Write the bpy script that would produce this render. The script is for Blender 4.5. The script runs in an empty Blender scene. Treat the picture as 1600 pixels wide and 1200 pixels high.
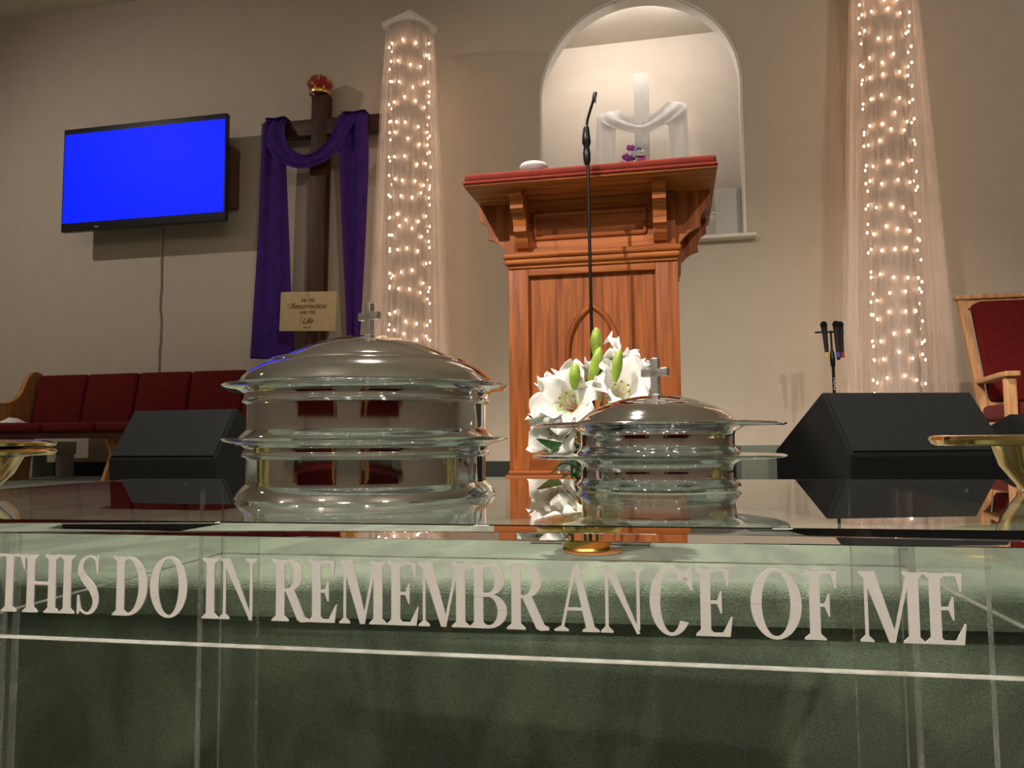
import bpy, bmesh, math, random
from mathutils import Vector, Matrix, noise
C = bpy.context.scene.collection
sc = bpy.context.scene
PI = math.pi
R = math.radians
rnd = random.Random(7)

# ------------------------------------------------------------------ camera, world, lights, exposure
YAW, PITCH, ROLL, EYE, FPX = R(12), R(4.19), .008, Vector((0, 0, .29)), 1200.0
fw = Vector((-math.sin(YAW)*math.cos(PITCH), math.cos(YAW)*math.cos(PITCH), math.sin(PITCH)))
r0 = Vector((math.cos(YAW), math.sin(YAW), 0)); u0 = r0.cross(fw)
rt = r0*math.cos(ROLL) - u0*math.sin(ROLL); up = u0*math.cos(ROLL) + r0*math.sin(ROLL)
cd = bpy.data.cameras.new('camera'); cam = bpy.data.objects.new('camera', cd); C.objects.link(cam)
cd.sensor_width = 36; cd.lens = 36*FPX/1600; cd.clip_start = .02
M = Matrix((rt, up, -fw)).transposed().to_4x4(); M.translation = EYE; cam.matrix_world = M
sc.camera = cam

w = bpy.data.worlds.new('world'); sc.world = w; w.use_nodes = True
w.node_tree.nodes['Background'].inputs[0].default_value = (1, .85, .7, 1)
w.node_tree.nodes['Background'].inputs[1].default_value = .05
sc.view_settings.view_transform = 'Standard'; sc.view_settings.look = 'None'
sc.view_settings.gamma = 1; sc.view_settings.use_curve_mapping = False
sc.view_settings.exposure = .14
sc.cycles.use_denoising = True
sc.cycles.max_bounces = 14; sc.cycles.transmission_bounces = 12; sc.cycles.transparent_max_bounces = 24
sc.cycles.glossy_bounces = 6; sc.cycles.diffuse_bounces = 4
sc.cycles.caustics_reflective = True; sc.cycles.caustics_refractive = True
sc.cycles.sample_clamp_indirect = 12

def spot(name, loc, to, power, angle, size=.06, col=(1, .89, .77), blend=.5):
    l = bpy.data.lights.new(name, 'SPOT'); l.energy = power; l.spot_size = R(angle); l.spot_blend = blend
    l.shadow_soft_size = size; l.color = col
    o = bpy.data.objects.new(name, l); C.objects.link(o); o.location = loc
    o.rotation_euler = (Vector(to)-Vector(loc)).to_track_quat('-Z', 'Y').to_euler()
def point(name, loc, power, size, col):
    l = bpy.data.lights.new(name, 'POINT'); l.energy = power; l.shadow_soft_size = size; l.color = col
    o = bpy.data.objects.new(name, l); C.objects.link(o); o.location = loc
spot('spot_key', (-2.3, -2.2, 4.2), (-.3, 2.8, 1.0), 1200, 37, .05, blend=.85)
spot('spot_right', (2.8, -3.0, 4.2), (1.2, 5.2, .6), 480, 60, .06)
spot('spot_left', (-6.2, 2.6, 4.2), (-4.3, 5.6, .3), 190, 120, .05, blend=1)
spot('spot_stage', (-.9, 2.15, 4.3), (-.8, 2.1, 0), 1300, 100, .10)
spot('added_spot_table', (-.4, -2.6, 3.4), (-.15, .56, .18), 380, 24, .08)  # unseen spot added to brighten the letters on the table front
point('niche_lamp', (-.62, 6.19, 3.93), 17, .04, (1, .95, .93))
point('niche_lamp_right', (.085, 6.25, 3.86), 11, .03, (1, .95, .93))

# ------------------------------------------------------------------ materials
def nodes(name):
    m = bpy.data.materials.new(name); m.use_nodes = True
    nt = m.node_tree; return m, nt, nt.nodes['Principled BSDF']
def tex(nt, scale, kind='ShaderNodeTexNoise', stretch=(1, 1, 1), detail=4, obj=True):
    tc = nt.nodes.new('ShaderNodeTexCoord'); mp = nt.nodes.new('ShaderNodeMapping')
    mp.inputs['Scale'].default_value = stretch
    nt.links.new(tc.outputs['Object'], mp.inputs['Vector'])
    t = nt.nodes.new(kind); t.inputs['Scale'].default_value = scale
    if 'Detail' in t.inputs: t.inputs['Detail'].default_value = detail
    nt.links.new(mp.outputs[0], t.inputs['Vector']); return t
def ramp(nt, fac, c0, c1, p0=.3, p1=.7):
    r = nt.nodes.new('ShaderNodeValToRGB'); e = r.color_ramp.elements
    e[0].position, e[0].color = p0, (*c0, 1); e[1].position, e[1].color = p1, (*c1, 1)
    nt.links.new(fac, r.inputs[0]); return r
def bump(nt, b, h, strength, dist=.01):
    n = nt.nodes.new('ShaderNodeBump'); n.inputs['Strength'].default_value = strength; n.inputs['Distance'].default_value = dist
    nt.links.new(h, n.inputs['Height']); nt.links.new(n.outputs[0], b.inputs['Normal'])
def mat(name, c, rough=.5, metal=0, var=.12, scale=30, bmp=0, bscale=200, sheen=0, stretch=(1, 1, 1), coat=0, spec=None):
    m, nt, b = nodes(name)
    t = tex(nt, scale, stretch=stretch)
    r = ramp(nt, t.outputs[0], [x*(1-var) for x in c], [min(1, x*(1+var)) for x in c])
    nt.links.new(r.outputs[0], b.inputs['Base Color'])
    b.inputs['Roughness'].default_value = rough; b.inputs['Metallic'].default_value = metal
    if sheen: b.inputs['Sheen Weight'].default_value = sheen; b.inputs['Sheen Roughness'].default_value = .5
    if coat: b.inputs['Coat Weight'].default_value = coat
    if spec is not None: b.inputs['Specular IOR Level'].default_value = spec
    if bmp:
        t2 = tex(nt, bscale, detail=3); bump(nt, b, t2.outputs[0], bmp)
    return m
def emit(name, c, s):
    m, nt, b = nodes(name); b.inputs['Base Color'].default_value = (*c, 1)
    b.inputs['Emission Color'].default_value = (*c, 1); b.inputs['Emission Strength'].default_value = s
    return m
def wood(name, dark, light, axis=2, rough=.5, sc_=9):
    m, nt, b = nodes(name)
    st = [14, 14, 14]; st[axis] = .9
    t = tex(nt, sc_/3, stretch=st, detail=8); t.inputs['Distortion'].default_value = .6
    r = ramp(nt, t.outputs[0], dark, light, .34, .66)
    st2 = [3, 3, 3]; st2[axis] = .5
    t2 = tex(nt, 3, stretch=st2, detail=2)
    mx = nt.nodes.new('ShaderNodeMix'); mx.data_type = 'RGBA'; mx.blend_type = 'MULTIPLY'
    r2 = ramp(nt, t2.outputs[0], (.78, .76, .74), (1, 1, 1))
    mx.inputs[0].default_value = .8
    nt.links.new(r.outputs[0], mx.inputs[6]); nt.links.new(r2.outputs[0], mx.inputs[7])
    nt.links.new(mx.outputs[2], b.inputs['Base Color'])
    b.inputs['Specular IOR Level'].default_value = .3; b.inputs['Roughness'].default_value = rough; bump(nt, b, t.outputs[0], .15, .002)
    return m
def sheer(name, c, a0, a1, scale=60, stretch=(1, 1, .02), trans=.4):
    """sheer fabric: open weave lets light through; thread density varies with the gathers"""
    m, nt, b = nodes(name); nt.nodes.remove(b); out = nt.nodes['Material Output']
    d = nt.nodes.new('ShaderNodeBsdfDiffuse'); d.inputs[0].default_value = (*c, 1)
    tl = nt.nodes.new('ShaderNodeBsdfTranslucent'); tl.inputs[0].default_value = (*c, 1)
    tr = nt.nodes.new('ShaderNodeBsdfTransparent')
    m1 = nt.nodes.new('ShaderNodeMixShader'); m1.inputs[0].default_value = trans
    nt.links.new(d.outputs[0], m1.inputs[1]); nt.links.new(tl.outputs[0], m1.inputs[2])
    t = tex(nt, scale, stretch=stretch, detail=3)
    mr = nt.nodes.new('ShaderNodeMapRange'); mr.inputs[1].default_value = .3; mr.inputs[2].default_value = .7
    mr.inputs[3].default_value = a0; mr.inputs[4].default_value = a1
    nt.links.new(t.outputs[0], mr.inputs[0])
    m2 = nt.nodes.new('ShaderNodeMixShader'); nt.links.new(mr.outputs[0], m2.inputs[0])
    nt.links.new(tr.outputs[0], m2.inputs[1]); nt.links.new(m1.outputs[0], m2.inputs[2])
    nt.links.new(m2.outputs[0], out.inputs[0]); return m
def acrylic_sheet(name, tint=(.97, .985, .975)):
    """thin clear sheet: see-through with Fresnel reflection"""
    m, nt, b = nodes(name); nt.nodes.remove(b); out = nt.nodes['Material Output']
    tr = nt.nodes.new('ShaderNodeBsdfTransparent'); tr.inputs[0].default_value = (*tint, 1)
    g = nt.nodes.new('ShaderNodeBsdfGlossy'); g.inputs['Roughness'].default_value = .02
    f = nt.nodes.new('ShaderNodeFresnel')
    # same outside index on both faces of the thin sheet
    ge = nt.nodes.new('ShaderNodeNewGeometry'); mr = nt.nodes.new('ShaderNodeMapRange')
    mr.inputs[3].default_value = 1.45; mr.inputs[4].default_value = 1/1.45
    nt.links.new(ge.outputs['Backfacing'], mr.inputs[0]); nt.links.new(mr.outputs[0], f.inputs[0])
    m2 = nt.nodes.new('ShaderNodeMixShader'); nt.links.new(f.outputs[0], m2.inputs[0])
    nt.links.new(tr.outputs[0], m2.inputs[1]); nt.links.new(g.outputs[0], m2.inputs[2])
    nt.links.new(m2.outputs[0], out.inputs[0]); return m
def glass(name):
    m, nt, b = nodes(name); b.inputs['Transmission Weight'].default_value = 1
    b.inputs['Roughness'].default_value = .0; b.inputs['IOR'].default_value = 1.49
    b.inputs['Base Color'].default_value = (.97, .975, .985, 1); return m
def carpet():
    m, nt, b = nodes('carpet')
    t = tex(nt, 260, detail=2)
    r = ramp(nt, t.outputs[0], (.083, .114, .080), (.162, .205, .146))
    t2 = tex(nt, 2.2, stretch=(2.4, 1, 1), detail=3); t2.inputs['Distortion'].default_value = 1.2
    r2 = ramp(nt, t2.outputs[0], (.74, .74, .74), (1.20, 1.20, 1.18), .42, .60)  # wavy caustic light from the acrylic table, painted into the carpet colour
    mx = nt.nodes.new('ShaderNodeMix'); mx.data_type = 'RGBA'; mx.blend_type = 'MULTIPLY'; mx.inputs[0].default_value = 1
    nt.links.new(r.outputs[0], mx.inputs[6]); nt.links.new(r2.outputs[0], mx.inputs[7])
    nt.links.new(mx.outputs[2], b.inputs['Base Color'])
    b.inputs['Roughness'].default_value = .95; b.inputs['Sheen Weight'].default_value = .35
    b.inputs['Specular IOR Level'].default_value = .15
    bump(nt, b, t.outputs[0], .7, .006); return m

WALL = mat('wall_paint', (.51, .44, .36), .75, var=.03, scale=6, bmp=.12, bscale=160)
NICHE = mat('niche_paint', (.58, .52, .44), .75, var=.03, scale=6, bmp=.1, bscale=160)
TRIMW = mat('white_trim_paint', (.72, .68, .62), .45, var=.04)
CEIL = mat('ceiling_paint', (.80, .73, .63), .8, var=.04, bmp=.1)
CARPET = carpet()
BASE = mat('baseboard_dark', (.012, .018, .014), .6)
OAK = wood('oak', (.23, .055, .012), (.50, .148, .034), 2)
OAKH = wood('oak_horizontal', (.26, .066, .014), (.54, .168, .040), 0)
PEWW = wood('pew_oak', (.36, .16, .045), (.56, .28, .09), 2)
CHAIRW = wood('chair_oak', (.42, .20, .085), (.66, .36, .17), 2)
DARKW = wood('dark_stained_wood', (.036, .012, .006), (.085, .028, .014), 2, .5)
RED = mat('red_upholstery', (.105, .0045, .004), .9, var=.18, scale=25, bmp=.3, bscale=400, sheen=.03, spec=.2)
REDTOP = mat('red_lectern_cover', (.145, .013, .0045), .9, var=.2, scale=40, bmp=.4, bscale=500, sheen=.06, spec=.2)
PURPLE = mat('purple_cloth', (.045, .012, .155), .75, var=.25, scale=12, bmp=.15, bscale=300, spec=.2)
BLACKC = mat('speaker_black_carpet', (.0045, .005, .005), .95, var=.3, scale=200, bmp=.5, bscale=500, sheen=.0, spec=.2)
GRILLE = mat('speaker_grille', (.0055, .0065, .007), .9, var=.2, scale=150, bmp=.3, bscale=600, spec=.2)
BLACK = mat('black_plastic', (.008, .008, .010), .35, var=.1)
BLACKM = mat('black_metal', (.015, .015, .015), .3, metal=.6)
CHROME = mat('polished_aluminium', (.88, .90, .93), .06, 1, var=.02, scale=4)
CHROME2 = mat('polished_steel', (.84, .86, .89), .045, 1, var=.02, scale=4)
SATIN = mat('satin_nickel', (.55, .54, .50), .35, .9, var=.12, scale=120)
BRASS = mat('polished_brass', (.80, .60, .25), .10, 1, var=.06, scale=15)
POTG = mat('brass_pot', (.78, .55, .16), .25, 1, var=.08, scale=20)
TVBLUE = None
SCREEN = emit('lit_blue_screen', (0, .014, 1), 1.0)
SCREEN.node_tree.nodes['Principled BSDF'].inputs['Base Color'].default_value = (.002, .002, .004, 1)
SCREEN.node_tree.nodes['Principled BSDF'].inputs['Specular IOR Level'].default_value = .1
BULB = emit('warm_bulb', (1, .62, .38), 21)
FILLGLOBE = emit('added_globe_glow', (1, .87, .75), 34)  # glow of the added unseen globes that brighten the ceiling
WIRE = mat('clear_wire', (.5, .45, .38), .5)
TULLE = sheer('white_tulle', (.92, .84, .80), .05, .30, 60)
TULLEW = sheer('white_netting', (.95, .92, .93), .78, .98, 30)
COLP = mat('column_paint', (.42, .35, .30), .6, var=.06)
CROSSP = mat('cream_paint', (.60, .57, .53), .6, var=.04)
WHITEP = mat('white_paint', (.78, .74, .70), .5, var=.04)
GREYP = mat('grey_plastic', (.36, .36, .36), .5, var=.05)
LETTER = mat('frosted_white_letter', (.82, .79, .77), .6, var=.03, scale=60)
SHEET = acrylic_sheet('clear_acrylic_sheet')
SHEETE = acrylic_sheet('clear_acrylic_leg', (.965, .97, .965))
SLAB = glass('clear_acrylic_slab')
SIGN = mat('tan_board', (.50, .36, .19), .7, var=.05, scale=20)
INK = mat('brown_ink', (.09, .05, .025), .7)
PETAL = mat('white_petal', (.86, .85, .83), .5, var=.03, bmp=.25, bscale=60)
PETALG = mat('petal_green_throat', (.62, .74, .42), .5)
LEAF = mat('lily_leaf', (.028, .095, .022), .35, var=.3)
BUD = mat('lily_bud', (.26, .38, .045), .4, var=.35, scale=25)
STEM = mat('lily_stem', (.10, .22, .05), .5)
ANTHER = mat('anther', (.25, .10, .03), .7)
FILAM = mat('filament', (.80, .62, .42), .5)

# ------------------------------------------------------------------ mesh builder
class MB:
    def __init__(s, off=(0, 0, 0)):
        s.v, s.f, s.sm, s.off = [], [], [], Vector(off)
    def add(s, vs, fs, smooth=False, m=None):
        b = len(s.v)
        for p in vs:
            p = Vector(p)
            if m: p = m @ p
            s.v.append(p + s.off)
        for f in fs: s.f.append([b+i for i in f]); s.sm.append(smooth)
    def box(s, x0, x1, y0, y1, z0, z1, bev=0, m=None):
        if bev <= 0:
            vs = [(x, y, z) for x in (x0, x1) for y in (y0, y1) for z in (z0, z1)]
            s.add(vs, [(0, 1, 3, 2), (4, 6, 7, 5), (0, 4, 5, 1), (2, 3, 7, 6), (0, 2, 6, 4), (1, 5, 7, 3)], m=m); return s
        bm = bmesh.new(); bmesh.ops.create_cube(bm, size=1)
        for v in bm.verts: v.co = Vector(((x0+x1)/2+v.co.x*(x1-x0), (y0+y1)/2+v.co.y*(y1-y0), (z0+z1)/2+v.co.z*(z1-z0)))
        bev = min(bev, .49*min(abs(x1-x0), abs(y1-y0), abs(z1-z0)))
        bmesh.ops.bevel(bm, geom=bm.edges[:], offset=bev, segments=3, affect='EDGES', profile=.5)
        bm.verts.index_update()
        s.add([v.co.copy() for v in bm.verts], [[v.index for v in f.verts] for f in bm.faces], True, m); bm.free(); return s
    def lathe(s, prof, n=64, c=(0, 0, 0), m=None):
        vs, fs, ids = [], [], []
        for r, z in prof:
            if r < 1e-6: ids.append([len(vs)]); vs.append((c[0], c[1], c[2]+z))
            else:
                ids.append(list(range(len(vs), len(vs)+n)))
                vs += [(c[0]+r*math.cos(2*PI*i/n), c[1]+r*math.sin(2*PI*i/n), c[2]+z) for i in range(n)]
        for a, b in zip(ids, ids[1:]):
            for i in range(n):
                j = (i+1) % n
                if len(a) == 1 and len(b) == 1: continue
                if len(a) == 1: fs.append((a[0], b[j], b[i]))
                elif len(b) == 1: fs.append((a[i], a[j], b[0]))
                else: fs.append((a[i], a[j], b[j], b[i]))
        s.add(vs, fs, True, m); return s
    def tube(s, pts, rad, n=8, cap=True):
        pts = [Vector(p) for p in pts]; k = len(pts)
        if not isinstance(rad, (list, tuple)): rad = [rad]*k
        vs, fs, prev = [], [], None
        for i, p in enumerate(pts):
            t = (pts[min(i+1, k-1)]-pts[max(i-1, 0)]).normalized()
            if prev is None:
                a = Vector((0, 0, 1)) if abs(t.z) < .9 else Vector((1, 0, 0)); prev = t.cross(a).normalized()
            prev = (prev - t*prev.dot(t)).normalized(); b = t.cross(prev)
            vs += [p+(prev*math.cos(2*PI*j/n)+b*math.sin(2*PI*j/n))*rad[i] for j in range(n)]
        for i in range(k-1):
            for j in range(n): fs.append((i*n+j, i*n+(j+1) % n, (i+1)*n+(j+1) % n, (i+1)*n+j))
        if cap: fs += [tuple(range(n-1, -1, -1)), tuple(range((k-1)*n, k*n))]
        s.add(vs, fs, True); return s
    def prism(s, pts, a, b, plane='xz', m=None, smooth=False):
        """outline pts extruded from a to b along the third axis"""
        def q(p, d): return {'xz': (p[0], d, p[1]), 'yz': (d, p[0], p[1]), 'xy': (p[0], p[1], d)}[plane]
        n = len(pts); vs = [q(p, a) for p in pts]+[q(p, b) for p in pts]
        fs = [tuple(range(n-1, -1, -1)), tuple(range(n, 2*n))]+[(i, (i+1) % n, n+(i+1) % n, n+i) for i in range(n)]
        s.add(vs, fs, smooth, m); return s
    def sphere(s, c, r, n=12, k=8, m=None, sz=1):
        return s.lathe([(r*math.sin(PI*i/k), -r*sz*math.cos(PI*i/k)) for i in range(k+1)], n, c, m)
    def grid(s, fn, nu, nv, smooth=True):
        vs = [fn(i/nu, j/nv) for j in range(nv+1) for i in range(nu+1)]
        s.add(vs, [(j*(nu+1)+i, j*(nu+1)+i+1, (j+1)*(nu+1)+i+1, (j+1)*(nu+1)+i) for j in range(nv) for i in range(nu)], smooth); return s
    def build(s, name, mt, parent=None, label=None, solid=0, tri=False):
        me = bpy.data.meshes.new(name); me.from_pydata(s.v, [], s.f); me.update()
        bm = bmesh.new(); bm.from_mesh(me)
        if solid == 0: bmesh.ops.recalc_face_normals(bm, faces=bm.faces)
        if tri: bmesh.ops.triangulate(bm, faces=[f for f in bm.faces if len(f.verts) > 4])
        bm.to_mesh(me); bm.free()
        if not tri: me.polygons.foreach_set('use_smooth', s.sm)
        me.materials.append(mt)
        if any(s.sm):
            try: me.set_sharp_from_angle(angle=R(38))
            except Exception: pass
        o = bpy.data.objects.new(name, me); C.objects.link(o)
        if parent: o.parent = parent
        if label: o['label'] = label
        if solid:
            md = o.modifiers.new('thick', 'SOLIDIFY'); md.thickness = solid; md.offset = 0
        return o
def tag(o, label, cat, group=None, kind=None):
    o['label'] = label; o['category'] = cat
    if group: o['group'] = group
    if kind: o['kind'] = kind
    return o
def thing(name, label, cat, loc=(0, 0, 0), rz=0, group=None):
    o = bpy.data.objects.new(name, None); C.objects.link(o); o.location = loc; o.rotation_euler = (0, 0, rz)
    o.empty_display_size = .1
    return tag(o, label, cat, group)
def struct(o): o['kind'] = 'structure'; return o
def lerp(a, b, t): return a+(b-a)*t
def interp(rows, t):
    t = max(0, min(.99999, t))*(len(rows)-1); i = int(t); f = t-i
    return [lerp(a, b, f) for a, b in zip(rows[i], rows[i+1])]
def smoothrows(rows, n=6):
    """Catmull-Rom through rows of numbers"""
    out = []
    for i in range(len(rows)-1):
        p = [rows[max(0, i-1)], rows[i], rows[i+1], rows[min(len(rows)-1, i+2)]]
        for k in range(n):
            t = k/n
            out.append([.5*(2*b+(c-a)*t+(2*a-5*b+4*c-d)*t*t+(3*b-a-3*c+d)*t**3) for a, b, c, d in zip(*p)])
    out.append(list(rows[-1])); return out

# ------------------------------------------------------------------ setting
X0, X1, YW, YR, ZC, ZL = -7.5, 7.5, 6.0, -8.5, 4.4, -.58
AX, AR, SILL, SPR = -.233, .777, 1.83, 3.045          # arched opening
NB, NZ = 7.05, 4.02                                   # baptistry recess behind the wall
arch = [(AX+AR*math.cos(PI*i/40), SPR+AR*math.sin(PI*i/40)) for i in range(41)]
def wall_back():
    b = MB(); t = .12
    hole = [(AX+AR, SILL)]+arch+[(AX-AR, SILL)]
    for y in (YW, YW+t):
        b.add([(X0, y, ZL), (AX-AR, y, ZL), (AX-AR, y, ZC), (X0, y, ZC)], [(0, 1, 2, 3)])
        b.add([(AX+AR, y, ZL), (X1, y, ZL), (X1, y, ZC), (AX+AR, y, ZC)], [(0, 1, 2, 3)])
        b.add([(AX-AR, y, ZL), (AX+AR, y, ZL), (AX+AR, y, SILL), (AX-AR, y, SILL)], [(0, 1, 2, 3)])
        for p, q in zip(arch, arch[1:]):
            b.add([(p[0], y, p[1]), (q[0], y, q[1]), (q[0], y, ZC), (p[0], y, ZC)], [(0, 1, 2, 3)])
    return struct(b.build('wall_back', WALL))
wall_back()
rv = MB()
hole = [(AX+AR, SILL)]+arch+[(AX-AR, SILL)]
for p, q in zip(hole, hole[1:]):
    rv.add([(p[0], YW-.001, p[1]), (q[0], YW-.001, q[1]), (q[0], YW+.13, q[1]), (p[0], YW+.13, p[1])], [(0, 1, 2, 3)], True)
def ring(s, y0, y1, w):
    for p, q in zip(hole, hole[1:]):
        def o(a):
            dx, dz = a[0]-AX, max(0, a[1]-SPR); l = math.hypot(dx, dz)
            return (a[0]+dx/l*w, a[1]+dz/l*w)
        P, Q = o(p), o(q)
        s.add([(p[0], y0, p[1]), (q[0], y0, q[1]), (Q[0], y0, Q[1]), (P[0], y0, P[1])], [(0, 1, 2, 3)])
        s.add([(P[0], y0, P[1]), (Q[0], y0, Q[1]), (Q[0], y1, Q[1]), (P[0], y1, P[1])], [(0, 1, 2, 3)])
ring(rv, YW-.008, YW, .018)
struct(rv.build('trim_1', TRIMW))
b = MB(); b.box(AX-AR-.06, AX+AR+.08, YW-.10, YW+.12, SILL-.028, SILL, .006)
struct(b.build('trim_2', TRIMW))
b = MB()
NX0, NX1 = AX-1.9, AX+1.9
b.add([(NX0, NB, 1.2), (NX1, NB, 1.2), (NX1, NB, NZ), (NX0, NB, NZ)], [(0, 1, 2, 3)])
b.add([(NX0, YW+.12, 1.2), (NX0, NB, 1.2), (NX0, NB, NZ), (NX0, YW+.12, NZ)], [(0, 1, 2, 3)])
b.add([(NX1, YW+.12, 1.2), (NX1, NB, 1.2), (NX1, NB, NZ), (NX1, YW+.12, NZ)], [(0, 1, 2, 3)])
struct(b.build('wall_niche', NICHE))
b = MB(); b.box(NX0, NX1, YW+.12, NB, NZ, NZ+.05); struct(b.build('ceiling_niche', NICHE))
b = MB(); b.box(NX0, NX1, YW+.12, NB, SILL-.05, SILL-.002); struct(b.build('floor_niche', NICHE))
def plane(name, pts, m):
    b = MB(); b.add(pts, [tuple(range(len(pts)))]); return struct(b.build(name, m))
plane('wall_left', [(X0, YR, ZL), (X0, YW, ZL), (X0, YW, ZC), (X0, YR, ZC)], WALL)
plane('wall_right', [(X1, YR, ZL), (X1, YW, ZL), (X1, YW, ZC), (X1, YR, ZC)], WALL)
plane('wall_rear', [(X0, YR, ZL), (X1, YR, ZL), (X1, YR, ZC), (X0, YR, ZC)], WALL)
plane('ceiling', [(X0, YR, ZC), (X1, YR, ZC), (X1, YW, ZC), (X0, YW, ZC)], CEIL)
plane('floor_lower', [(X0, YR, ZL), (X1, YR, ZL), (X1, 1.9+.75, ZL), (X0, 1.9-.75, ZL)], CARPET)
# stage: carpeted top rolling over a bullnose, recessed riser below
SE = lambda x: 1.60+.09*x
prof = [(YW, 0, True)]
noz = [(0.035, 0)]+[(.032-.032*math.sin(PI/2*i/8), -.032+.032*math.cos(PI/2*i/8)) for i in range(9)]
noz += [(0, -.07), (.004, -.082), (.045, -.084)]
b = MB(); b.add([(X0, YW, 0), (X1, YW, 0), (X1, SE(X1)+.035, 0), (X0, SE(X0)+.035, 0)], [(0, 1, 2, 3)])
rows = [[(x, SE(x)+d, z) for x in (X0, X1)] for d, z in noz]
for a, c in zip(rows, rows[1:]): b.add([a[0], a[1], c[1], c[0]], [(0, 1, 2, 3)], True)
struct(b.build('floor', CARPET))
b = MB()
b.add([(X0, SE(X0)+.045, -.084), (X1, SE(X1)+.045, -.084), (X1, SE(X1)+.045, ZL), (X0, SE(X0)+.045, ZL)], [(0, 1, 2, 3)])
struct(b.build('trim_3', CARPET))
b = MB(); b.box(X0, X1, YW-.012, YW, 0, .125); struct(b.build('baseboard_back', BASE))

# ------------------------------------------------------------------ acrylic communion table
TC, NC_, TZ = -.158, .85, .2297
th = R(2.0); tt = Vector((math.cos(th), math.sin(th), 0)); tn = Vector((-math.sin(th), math.cos(th), 0))
def T(t, n, z=TZ): return tt*t+tn*n+Vector((0, 0, z))
tb = thing('communion_table', 'clear acrylic communion table with white frosted letters across its front panel', 'table', T(TC, NC_, ZL), th)
OFF = (-TC, -NC_, -ZL)
A0, A1, N0, N1, ZB, ZS = -.605, .305, .560, 1.02, .133, .2185
b = MB(OFF); b.box(A0-.26, A1+.26, N0-.014, 1.185, ZS, TZ, .0008); b.sm = [False]*len(b.f); b.build('tabletop', SLAB, tb)
g = .0006
b = MB(OFF); b.box(A0, A1, N0, N0+.006, ZB, ZS-g); fp = b.build('front_panel', SHEET, tb)
b = MB(OFF); b.box(A0, A1, N1, N1+.006, ZB, ZS-g); b.build('back_panel', SHEET, tb)
b = MB(OFF); b.box(A0, A0+.006, N0+.007, N1-g, ZB, ZS-g); b.build('side_panel', SHEET, tb)
b = MB(OFF); b.box(A1-.006, A1, N0+.007, N1-g, ZB, ZS-g); b.build('side_panel', SHEET, tb)
EDGE = mat('painted_edge_light', (.85, .82, .76), .25, var=.25, scale=60)
# cut edges as thin pale strips, the light they catch painted in their colour
def edge(bx, name='edge_light_strip', par=None, m=None):
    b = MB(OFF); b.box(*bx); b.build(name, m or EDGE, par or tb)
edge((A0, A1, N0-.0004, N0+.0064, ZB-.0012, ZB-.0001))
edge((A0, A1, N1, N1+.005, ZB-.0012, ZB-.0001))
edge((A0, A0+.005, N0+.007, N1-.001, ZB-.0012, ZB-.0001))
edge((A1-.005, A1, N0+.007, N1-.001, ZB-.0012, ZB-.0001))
EDGE2 = sheer('acrylic_leg_seam', (.85, .84, .80), .35, .75, 90, (1, 1, .4))
EDGEF = sheer('acrylic_leg_edge', (.80, .80, .76), .16, .38, 90, (1, 1, .4))
def leg(sx, sn, w1, w2):
    lt = 0.007
    x0, x1 = (A0+.0075, A0+.0075+w1) if sx < 0 else (A1-.0075-w1, A1-.0075)
    y = N0+.0075 if sn < 0 else N1-.0015-lt
    b = MB(OFF); b.box(x0, x1, y, y+lt, ZL, ZS-g)
    xs = x0 if sx < 0 else x1-lt
    ya, yb = (y+lt+g, y+lt+w2) if sn < 0 else (y-w2, y-g)
    b.box(xs, xs+lt, ya, yb, ZL, ZS-g)
    l = b.build('leg', SHEETE, tb)
    # cut edges
    inner = x1 if sx < 0 else x0
    e = MB(OFF); e.box(inner-.0003 if sx > 0 else inner, inner+.0003+(0 if sx > 0 else 0), y, y+lt, ZL, ZS-g)
    e.box(xs, xs+lt, (yb if sn < 0 else ya-.0006), (yb+.0006 if sn < 0 else ya), ZL, ZS-g)
    e.build('cut_edge', EDGEF, l)
    e = MB(OFF); xo = x0 if sx < 0 else x1-.0015
    e.box(xo, xo+.0022, y-.0006, y-.0001, ZL, ZS-g); e.build('corner_seam', EDGE2, l)
leg(-1, 1, .055, .055); leg(1, 1, .055, .055); leg(-1, -1, .075, .06); leg(1, -1, .075, .06)

# ------------------------------------------------------------------ serif capitals (drawn as outlines, unit height)
def arc(cx, cy, rx, ry, a0, a1, n=28): return [(cx+rx*math.cos(R(lerp(a0, a1, i/n))), cy+ry*math.sin(R(lerp(a0, a1, i/n)))) for i in range(n+1)]
def band(o, i): return [[o[k], o[k+1], i[k+1], i[k]] for k in range(len(o)-1)]
def stem(x, t, y0=0, y1=1, s0=.075, s1=.075, h=.04):
    q = []; q.append([(x, y0), (x+t, y0), (x+t, y1), (x, y1)])
    for (y, d, s) in ((y0, 1, s0), (y1, -1, s1)):
        if s: q.append([(x-s, y), (x+t+s, y), (x+t+s, y+d*h*.6), (x+t, y+d*(h+.05)), (x, y+d*(h+.05)), (x-s, y+d*h*.6)])
    return q
def arms(x, w, mid, bot=True, th=.045):
    q = [[(x, 1), (w, 1), (w, 1-th), (x, 1-th)], [(w, 1), (w-.015, .74), (w-.035, .74), (w-.09, 1-th), (w-.09, 1)]]
    q += [[(x, .5+th/2), (mid, .5+th/2), (mid, .5-th/2), (x, .5-th/2)], [(mid, .66), (mid+.02, .66), (mid+.02, .34), (mid, .34), (mid-.06, .5)]]
    if bot: q += [[(x, 0), (w, 0), (w, th*1.2), (x, th*1.2)], [(w, 0), (w+.035, .29), (w+.015, .29), (w-.11, th), (w-.11, 0)]]
    return q
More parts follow.
